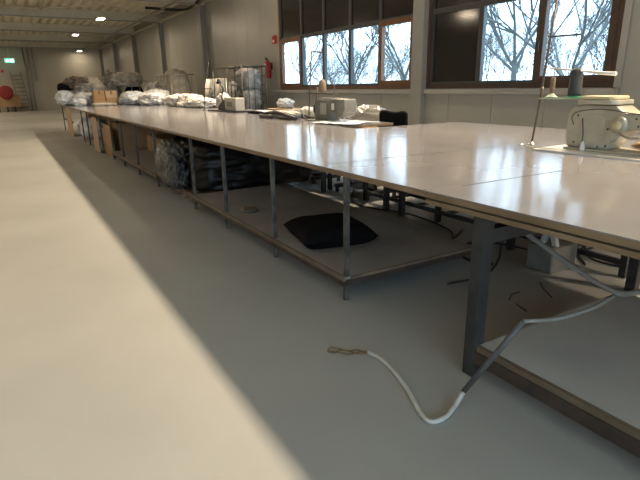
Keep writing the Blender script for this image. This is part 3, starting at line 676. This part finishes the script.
MB().tube([(4.2, 6.53, zt+.40), (4.2, 6.52, zt+.52), (4.2, 6.58, zt+.55)], .008, 8).build('hook', 'greytube', t)
MB().lathe((4.2, 7.25, zt), [(.05, 0), (.05, .01), (.02, .02)], 14).build('foot', 'blackplastic', t)
o = MB().lathe((4.2, 6.86, zt+.425), [(.06, 0), (.062, .03), (.052, .15), (.03, .18), (.01, .19)], 20).build('yarn_cone', 'yarnb', loc=(4.2, 6.86, zt+.425)); tag(o, 'brown yarn cone on the stand by the grey sewing machine', 'yarn cone', 'yarn cones')
pile('cloth_roll', (4.02, 7.75, zt), (.22, .95, .13), 73, 'machlight', 'grey-beige folded cloth left of the grey sewing machine', 'cloth', folds=.15)
o = MB().tube(smoothpath([(3.85, 7.1, zt+.03), (3.86, 7.7, zt+.10), (3.9, 8.1, zt+.09), (3.86, 8.42, zt+.04), (3.78, 8.15, zt+.035), (3.76, 7.75, zt+.035)]), .03, 10).build('cable_hose', 'blackplastic', loc=(3.86, 7.7, zt)); tag(o, 'thick black hose looped left of the grey sewing machine', 'hose')
pile('white_cloth', (4.35, 7.55, zt), (.2, .45, .19), 74, 'cloth', 'small white cloth on the black hose by the window', 'cloth')
o = MB(); 
vs = []; nx, ny = 16, 24
for i in range(nx+1):
    for j in range(ny+1):
        x = 3.95 + .62*i/nx - .12*(j/ny); y = 5.9 + .75*j/ny - .1*math.sin(i*.4)
        vs.append((x, y, zt + .004 + .018*max(0, noise.noise(Vector((x*4, y*4, 1)))) + .01*(1+math.sin(j*.9))*.3))
o.add(vs, [(i*(ny+1)+j, i*(ny+1)+j+1, (i+1)*(ny+1)+j+1, (i+1)*(ny+1)+j) for i in range(nx) for j in range(ny)], True)
# moved clear of the bed plate: sheet lies on the bare worktop in front of the chair
o.v = [Vector((v.x-.12, v.y-.72+.55, v.z+.012)) for v in o.v]
o = o.build('fabric_sheet', 'bluebag', loc=(4.1, 6.0, zt)); sm = o.modifiers.new('thick', 'SOLIDIFY'); sm.thickness = .003; sm.offset = 1
tag(o, 'pale blue-white fabric sheet spread before the grey sewing machine', 'fabric')
pile('clear_bag', (5.05, 6.85, .78), (.5, .9, .30), 75, 'clearfilm', 'clear plastic bag behind the grey sewing machine', 'bag', folds=.3)
t = thing('box_table', (5.05, 7.0, 0), 'low side table under the clear plastic bag behind the grey sewing machine', 'table')
MB().box((4.74, 6.3, .74), (5.4, 7.8, .778)).build('tabletop', 'card', t)
for (x, y) in ((4.79, 6.35), (5.35, 6.35), (4.79, 7.75), (5.35, 7.75)): MB().box((x-.02, y-.02, .002), (x+.02, y+.02, .739)).build('leg', 'darkleg', t)

# office chair behind the worktop gap
t = thing('office_chair', (5.15, 5.55, 0), 'black office chair whose low backrest shows above the worktop', 'chair', 'operator chairs')
prof = MB(); n = 16; vs = []
for i in range(n+1):
    u = i/n*2-1; y = 5.62 + u*.30; top = 1.055 - .02*abs(u)**4 - .018*(1-abs(u)) + (.012 if .4 < abs(u) < .9 else 0); bow = .05*u*u
    for (dx, z) in ((0, .78), (-.0, top-.03), (.02, top), (.05, top-.02), (.06, .78)): vs.append((4.78 + dx - bow*.6 + .03, y, z))
fs = [(i*5+a, (i+1)*5+a, (i+1)*5+(a+1) % 5, i*5+(a+1) % 5) for i in range(n) for a in range(5)] + [tuple(range(5)), tuple(n*5+a for a in range(4, -1, -1))]
prof.add(vs, fs, True).build('backrest', 'black', t, bevel=.01)
MB().rbox((4.86, 5.34, .47), (5.32, 5.84, .54), .08, 4).build('seat', 'black', t, bevel=.02)
MB().bar((4.86, 5.59, .50), (4.85, 5.59, .80), .06, .015).build('back_bracket', 'blackplastic', t)
MB().tube([(5.10, 5.59, .11), (5.10, 5.59, .47)], .03, 12).build('gas_column', 'blackplastic', t)
for i in range(5):
    a = 2*PI*i/5; ex, ey = 5.10+.28*math.cos(a), 5.59+.28*math.sin(a)
    lg = MB().bar((5.10, 5.59, .11), (ex, ey, .085), .045, .03).build('leg', 'blackplastic', t)
    MB().lathe((ex, ey-.02, .031), [(.01, 0), (.028, .002), (.028, .038), (.01, .04)], 12, (0,1,0)).build('castor', 'blackplastic', lg)

sm_ = [o_ for o_ in C.objects if o_.name == 'office_chair'][0]; sm_.location.y += .27

# ------------------------------------------------------------------ small sewing machine (far)
t = thing('sewing_machine', (4.3, 10.9, zt), 'small pale grey sewing machine on a dark base, farthest along the worktop', 'sewing machine', 'industrial sewing machines')
MB().rbox((4.12, 10.35, zt), (4.50, 12.0, zt+.03), .02).build('bed_plate', 'blackplastic', t)
MB().rbox((4.2, 10.42, zt+.031), (4.42, 11.05, zt+.30), .02).build('machine_body', 'machlight', t, bevel=.015)
MB().prism([(11.1, zt+.031), (11.55, zt+.031), (11.5, zt+.12), (11.2, zt+.25), (11.1, zt+.25)], 4.22, 4.40, 0).build('machine_arm', 'blackplastic', t, bevel=.01)
MB().box((4.19, 10.6, zt+.12), (4.199, 10.9, zt+.22)).build('side_cover', 'machgrey', t)
MB().tube([(4.31, 11.3, zt+.03), (4.31, 11.5, zt+.30), (4.31, 11.35, zt+.5), (4.31, 11.6, zt+.62)], .016, 8).build('thread_arm', 'blackplastic', t)
MB().lathe((4.31, 11.62, zt+.60), [(.05, 0), (.06, .02), (.03, .1), (.01, .12)], 12).build('tension_disc', 'blackplastic', t)
t = thing('thread_stand', (4.3, 12.3, zt), 'thin thread stand left of the small far sewing machine', 'thread stand', 'thread stands')
MB().tube([(4.15, 12.3, zt), (4.15, 12.15, 1.45), (4.2, 11.9, 1.95)], .011, 8).build('pole', 'rodsteel', t)
MB().bar((4.16, 12.35, zt+.5), (4.16, 11.75, zt+.5), .03, .015).build('spool_tray', 'rodsteel', t)
MB().lathe((4.15, 12.3, zt), [(.05, 0), (.05, .01), (.02, .02)], 14).build('foot', 'blackplastic', t)
pile('folded_cloth', (4.6, 9.75, zt), (.35, .9, .05), 81, 'cloth', 'flat white cloth right of the small far sewing machine', 'cloth')
pile('folded_cloth', (4.36, 9.75, zt), (.16, .65, .055), 82, 'black', 'dark cloth strip right of the small far sewing machine', 'cloth')
# white pieces near small machine
pile('white_cloth', (4.58, 12.1, zt+.001), (.3, .5, .36), 83, 'cloth', 'white cloth gathered behind the small far sewing machine', 'cloth', folds=.3)

# low table with a white bag by the wall
t = thing('side_table', (6.35, 12.0, 0), 'low wooden side table by the wall under the fire extinguisher', 'table')
MB().box((6.0, 11.0, .80), (6.8, 12.7, .86)).build('tabletop', 'cardl', t, bevel=.004)
MB().box((6.02, 11.04, .72), (6.05, 12.66, .80)).build('apron', 'rust', t)
for (x, y) in ((6.08, 11.08), (6.72, 11.08), (6.08, 12.62), (6.72, 12.62)): MB().box((x-.025, y-.025, .002), (x+.025, y+.025, .80)).build('leg', 'darkleg', t)
pile('white_bag', (6.35, 12.25, .861), (.3, .62, .24), 84, 'bluebag', 'small white plastic bag on the low wooden side table', 'bag', folds=.35)

# ------------------------------------------------------------------ wall items
t = thing('fire_extinguisher', (6.88, 14.33, 1.68), 'red fire extinguisher hanging on the wall left of the window', 'fire extinguisher')
MB().lathe((6.88, 14.33, 1.66), [(.05, 0), (.09, .015), (.095, .05), (.095, .40), (.08, .45), (.04, .49), (.03, .50)], 22).build('cylinder_body', 'red', t)
MB().tube([(6.88, 14.33, 2.16), (6.88, 14.33, 2.21)], .025, 10).build('valve', 'blackplastic', t)
MB().bar((6.86, 14.33, 2.21), (6.80, 14.33, 2.25), .02).bar((6.86, 14.33, 2.19), (6.80, 14.33, 2.18), .02).build('lever_handle', 'blackplastic', t)
MB().tube(smoothpath([(6.88, 14.31, 2.19), (6.84, 14.22, 2.14), (6.83, 14.20, 1.95), (6.84, 14.21, 1.8)]), .014, 8).build('hose', 'blackplastic', t)
MB().box((6.979, 14.25, 1.9), (6.999, 14.41, 2.1)).build('wall_bracket', 'blackplastic', t)
MB().prism([(14.26, 1.96), (14.40, 1.96), (14.40, 2.07), (14.26, 2.07)], 6.782, 6.787, 0).build('paper_label', 'label', t)
t = thing('fire_alarm_box', (6.97, 14.0, 2.60), 'small red fire alarm call box at the upper left corner of the window', 'alarm box')
MB().rbox((6.93, 13.90, 2.60), (6.998, 14.08, 2.82), .01, 2, 0).build('housing', 'red', t)
MB().box((6.926, 13.94, 2.64), (6.9295, 14.04, 2.70)).build('white_plate', 'label', t)
MB().box((6.926, 13.95, 2.74), (6.9295, 14.03, 2.78)).build('dark_plate', 'blackplastic', t)
for (y, lb) in ((13.4, 'left'),):
    pass

yw = YF - .001
t = thing('exit_sign', (.80, yw-.6, 3.75), 'glowing green emergency exit sign hanging at the far left', 'sign')
MB().box((.50, yw-.64, 3.32), (1.10, yw-.58, 3.60)).build('sign_panel', 'exit', t)
MB().add([(.56, yw-.645, 3.43), (.70, yw-.645, 3.35), (.70, yw-.645, 3.57)], [(0, 1, 2)]).box((.70, yw-.645, 3.43), (.80, yw-.643, 3.49)).build('white_arrow', 'exitw', t)
MB().box((.86, yw-.645, 3.36), (.97, yw-.643, 3.56)).box((1.0, yw-.645, 3.36), (1.05, yw-.643, 3.56)).build('white_pictogram', 'exitw', t)
MB().tube([(.8, yw-.61, 3.60), (.8, yw-.61, 4.95)], .012, 6).build('suspension_rod', 'steel', t)
t = thing('ladder', (1.2, yw-.3, 0), 'aluminium ladder leaning on the far end wall', 'ladder')
L0, L1 = ((.95, yw-.62, .004), (1.62, yw-.62, .004)), ((.70, yw-.06, 2.75), (1.34, yw-.06, 2.75))
for a, b in ((L0[0], L1[0]), (L0[1], L1[1])): MB().bar(a, b, .05, .07).build('stile', 'alu', t)
for i in range(1, 10):
    q = i/10; MB().tube([tuple(L0[0][j]*(1-q)+L1[0][j]*q for j in range(3)), tuple(L0[1][j]*(1-q)+L1[1][j]*q for j in range(3))], .022, 8).build('rung', 'alu', t)
for (xa, xb, z0, lb) in ((1.98, 1.98, .05, 'long grey pipe running down the far wall right of the ladder'), (2.28, 2.28, 2.1, 'short grey pipe ending halfway down the far wall'), (1.72, 1.72, .05, 'thin grey pipe on the far wall just right of the ladder')):
    o = MB().tube([(xa, yw-.08, z0), (xb, yw-.08, 4.35)], .045, 8).build('wall_pipe', 'col', loc=(xa, yw-.08, z0)); tag(o, lb, 'pipe', 'pipes down the far wall')
t = thing('hose_reel_stand', (.1, yw-.8, 0), 'red hose reel on a brown cabinet against the far wall', 'hose reel')
MB().box((-.45, yw-1.2, .35), (1.0, yw-.5, 1.15)).build('cabinet', 'card', t, bevel=.02)
for x in (-.35, .15, .60): MB().box((x-.05, yw-1.15, .002), (x+.05, yw-.55, .349)).build('leg', 'darkleg', t)
MB().lathe((.22, yw-1.21, 1.33), [(.15, 0), (.40, .0), (.46, -.03), (.46, -.22), (.40, -.25), (.15, -.25)], 26, (0,1,0)).build('reel', 'redhose', t)
o = MB().rbox((.16, yw-.05, 2.68), (.32, yw-.002, 2.86), .02, 3, 1).build('alarm_bell', 'red', loc=(.24, yw-.03, 2.7)); tag(o, 'tiny red alarm box on the far wall above the hose reel', 'alarm box')

# ------------------------------------------------------------------ loose conduit and cables by the near table
t = thing('hose_conduit', (1.45, 1.7, 0), 'white hose on the floor running into a grey conduit that rises over the shelf', 'conduit')
p1 = (1.585, 1.385, .05); p2 = (1.695, 1.195, .455)
MB().tube(smoothpath([(1.47, 1.96, .014), (1.485, 1.88, .014), (1.47, 1.75, .013), (1.42, 1.58, .013), (1.355, 1.42, .013), (1.345, 1.34, .013), (1.42, 1.33, .013), (1.51, 1.36, .022), p1], 8), .0115, 10).build('white_hose', 'hose', t)
MB().tube([p1, tuple((p1[i]+p2[i])/2 for i in range(3)), p2], .0125, 10).build('grey_pipe', 'greytube', t)
MB().tube(smoothpath([p2, (1.80, 1.12, .468), (1.98, 1.08, .485), (2.14, 1.08, .505)]), .009, 8).build('pale_pipe', 'paletube', t)
fr = MB()
for i, q in enumerate((((1.47,1.96,.014),(1.44,2.02,.01),(1.40,2.04,.006),(1.36,2.10,.006)), ((1.47,1.96,.014),(1.42,1.99,.008),(1.37,2.06,.012),(1.32,2.07,.005)), ((1.47,1.96,.014),(1.45,2.0,.006),(1.38,2.01,.006),(1.33,2.05,.016),(1.30,2.10,.006)), ((1.36,2.10,.006),(1.33,2.12,.015),(1.30,2.10,.005),(1.33,2.06,.006)))):
    fr.tube(smoothpath(q), .0035, 6)
fr.build('frayed_wires', 'twig', t)
o = MB().tube(smoothpath([(2.13, 1.56, .688), (2.14, 1.50, .66), (2.17, 1.28, .56), (2.20, 1.11, .50), (2.235, 1.02, .525), (2.30, .88, .60), (2.4, .7, .72), (2.42, .62, .80)]), .0125, 10).build('sagging_hose', 'paletube', loc=(2.2, 1.1, .5))
tag(o, 'pale hose sagging in a V under the near table top', 'hose')
o = MB().tube([(3.80, 2.0, .012)] and smoothpath([(3.15, 2.55, .012), (3.05, 2.75, .02), (3.25, 2.95, .03), (3.6, 2.9, .02), (3.75, 2.5, .012), (3.55, 2.32, .25), (3.35, 2.5, .30), (3.15, 2.75, .15), (3.2, 3.1, .012), (3.7, 3.4, .012)]), .011, 8).build('power_cable', 'blackplastic', loc=(3.4, 2.7, 0)); tag(o, 'black cable looped upright on the floor behind the heavy table leg', 'cable', 'black cables on the floor')
o = MB().tube(smoothpath([(2.55, 2.45, .010), (2.9, 2.42, .010), (3.3, 2.62, .010), (3.75, 2.95, .010), (4.2, 3.1, .010), (4.6, 3.6, .010)]), .009, 8).build('power_cable', 'blackplastic', loc=(3.3, 2.6, 0)); tag(o, 'long black cable running across the floor under the near sewing table', 'cable', 'black cables on the floor')
o = MB().tube(smoothpath([(3.35, 3.2, .010), (3.6, 3.5, .010), (3.7, 4.2, .010), (3.5, 4.9, .010), (3.9, 5.6, .010), (4.4, 6.2, .010)]), .009, 8).build('power_cable', 'blackplastic', loc=(3.6, 4.2, 0)); tag(o, 'black cable winding on the floor beside the second table shelf', 'cable', 'black cables on the floor')
o = MB().tube(smoothpath([(3.75, 2.15, .010), (4.0, 2.35, .010), (4.35, 2.3, .03), (4.4, 2.0, .010), (4.0, 1.9, .010), (3.9, 2.2, .02), (4.3, 2.5, .010)]), .010, 8).build('power_cable', 'blackplastic', loc=(4.1, 2.2, 0)); tag(o, 'black cable curled on the brightly lit floor behind the wooden block', 'cable', 'black cables on the floor')
t = thing('foot_pedal_block', (3.45, 2.3, 0), 'grey-beige block with a pale forked top on the floor under the near table', 'block')
MB().rbox((3.34, 2.17, .002), (3.66, 2.40, .20), .02).build('block_body', 'machgrey', t, bevel=.01)
MB().prism([(2.20, .201), (2.24, .201), (2.265, .27), (2.285, .27), (2.31, .201), (2.35, .201), (2.31, .335), (2.24, .335)], 3.42, 3.46, 0).build('forked_piece', 'hose', t, bevel=.004)
for i, (x, y, l, a, lb) in enumerate(((2.78, 2.05, .09, .3, 'dark scrap on the floor, middle of three under the near table'), (2.66, 1.9, .06, 1.2, 'dark scrap on the floor nearest the pale shelf'), (3.05, 2.0, .14, .9, 'long dark scrap on the floor close to the forked block'))):
    o = MB().tube(smoothpath([(x-l*math.cos(a), y-l*math.sin(a), .006), (x, y+.02, .008), (x+l*math.cos(a), y+l*math.sin(a), .006)]), .0035, 6).build('floor_scrap', 'rust', loc=(x, y, 0)); tag(o, lb, 'scrap', 'dark scraps on the floor')
o = MB().box((1.98, 1.28, .0015), (2.0, 1.30, .003)) 
# drive units under the sewing machines
def drive(cx, cy, label):
    t = thing('machine_drive', (cx, cy, 0), label, 'machine drive', 'drive units under the sewing tables')
    MB().rbox((cx-.15, cy-.28, .42), (cx+.15, cy+.28, .80), .03).build('motor_box', 'machgrey', t, bevel=.01)
    MB().lathe((cx-.151, cy, .60), [(.09, 0), (.09, -.03), (.03, -.04)], 18, (1,0,0)).build('pulley', 'blackplastic', t)
    MB().bar((cx-.05, cy-.25, .42), (cx-.05, cy-.45, .10), .03).build('treadle_rod', 'darkleg', t)
    MB().bar((cx-.05, cy+.25, .42), (cx-.05, cy+.1, .10), .03).build('treadle_rod', 'darkleg', t)
    MB().bar((cx-.30, cy-.55, .085), (cx+.2, cy-.55, .085), .05).bar((cx-.30, cy+.15, .085), (cx+.2, cy+.15, .085), .05).bar((cx-.05, cy-.55, .085), (cx-.05, cy+.15, .085), .05).build('treadle_frame', 'darkleg', t)
    for (x, y) in ((-.27, -.55), (.17, -.55), (-.27, .15), (.17, .15)): MB().box((cx+x-.02, cy+y-.02, .002), (cx+x+.02, cy+y+.02, .06)).build('foot', 'blackplastic', t)
    MB().box((cx-.25, cy-.35, .111), (cx+.15, cy-.05, .13)).build('treadle', 'machgrey', t)
    MB().rbox((cx-.12, cy-.02, .132), (cx+.16, cy+.24, .40), .02).build('control_box', 'machgrey', t, bevel=.005)
drive(4.02, 5.62, 'grey motor box and treadle under the middle sewing table')
drive(4.52, 3.0, 'grey motor box and treadle under the near sewing table')
drive(4.05, 7.0, 'grey motor box and treadle behind the black wrapped pile')
drive(4.35, 10.9, 'grey motor box and treadle under the far sewing table')
o = pile('dark_sack', (4.2, 8.6, .002), (.6, 1.0, .50), 91, 'black', 'dark sack on the floor under the middle sewing table', 'sack')

# ------------------------------------------------------------------ world and view
wd = bpy.data.worlds.new('sky'); S.world = wd; wd.use_nodes = True
bg = wd.node_tree.nodes['Background']; bg.inputs['Color'].default_value = (0.64, 0.83, 1.0, 1); bg.inputs['Strength'].default_value = 7.0
S.view_settings.view_transform = 'Standard'; S.view_settings.look = 'None'; S.view_settings.gamma = 1; S.view_settings.use_curve_mapping = False
S.view_settings.exposure = -0.13
S.cycles.max_bounces = 8; S.cycles.transparent_max_bounces = 12; S.cycles.use_denoising = True; S.cycles.sample_clamp_indirect = 6
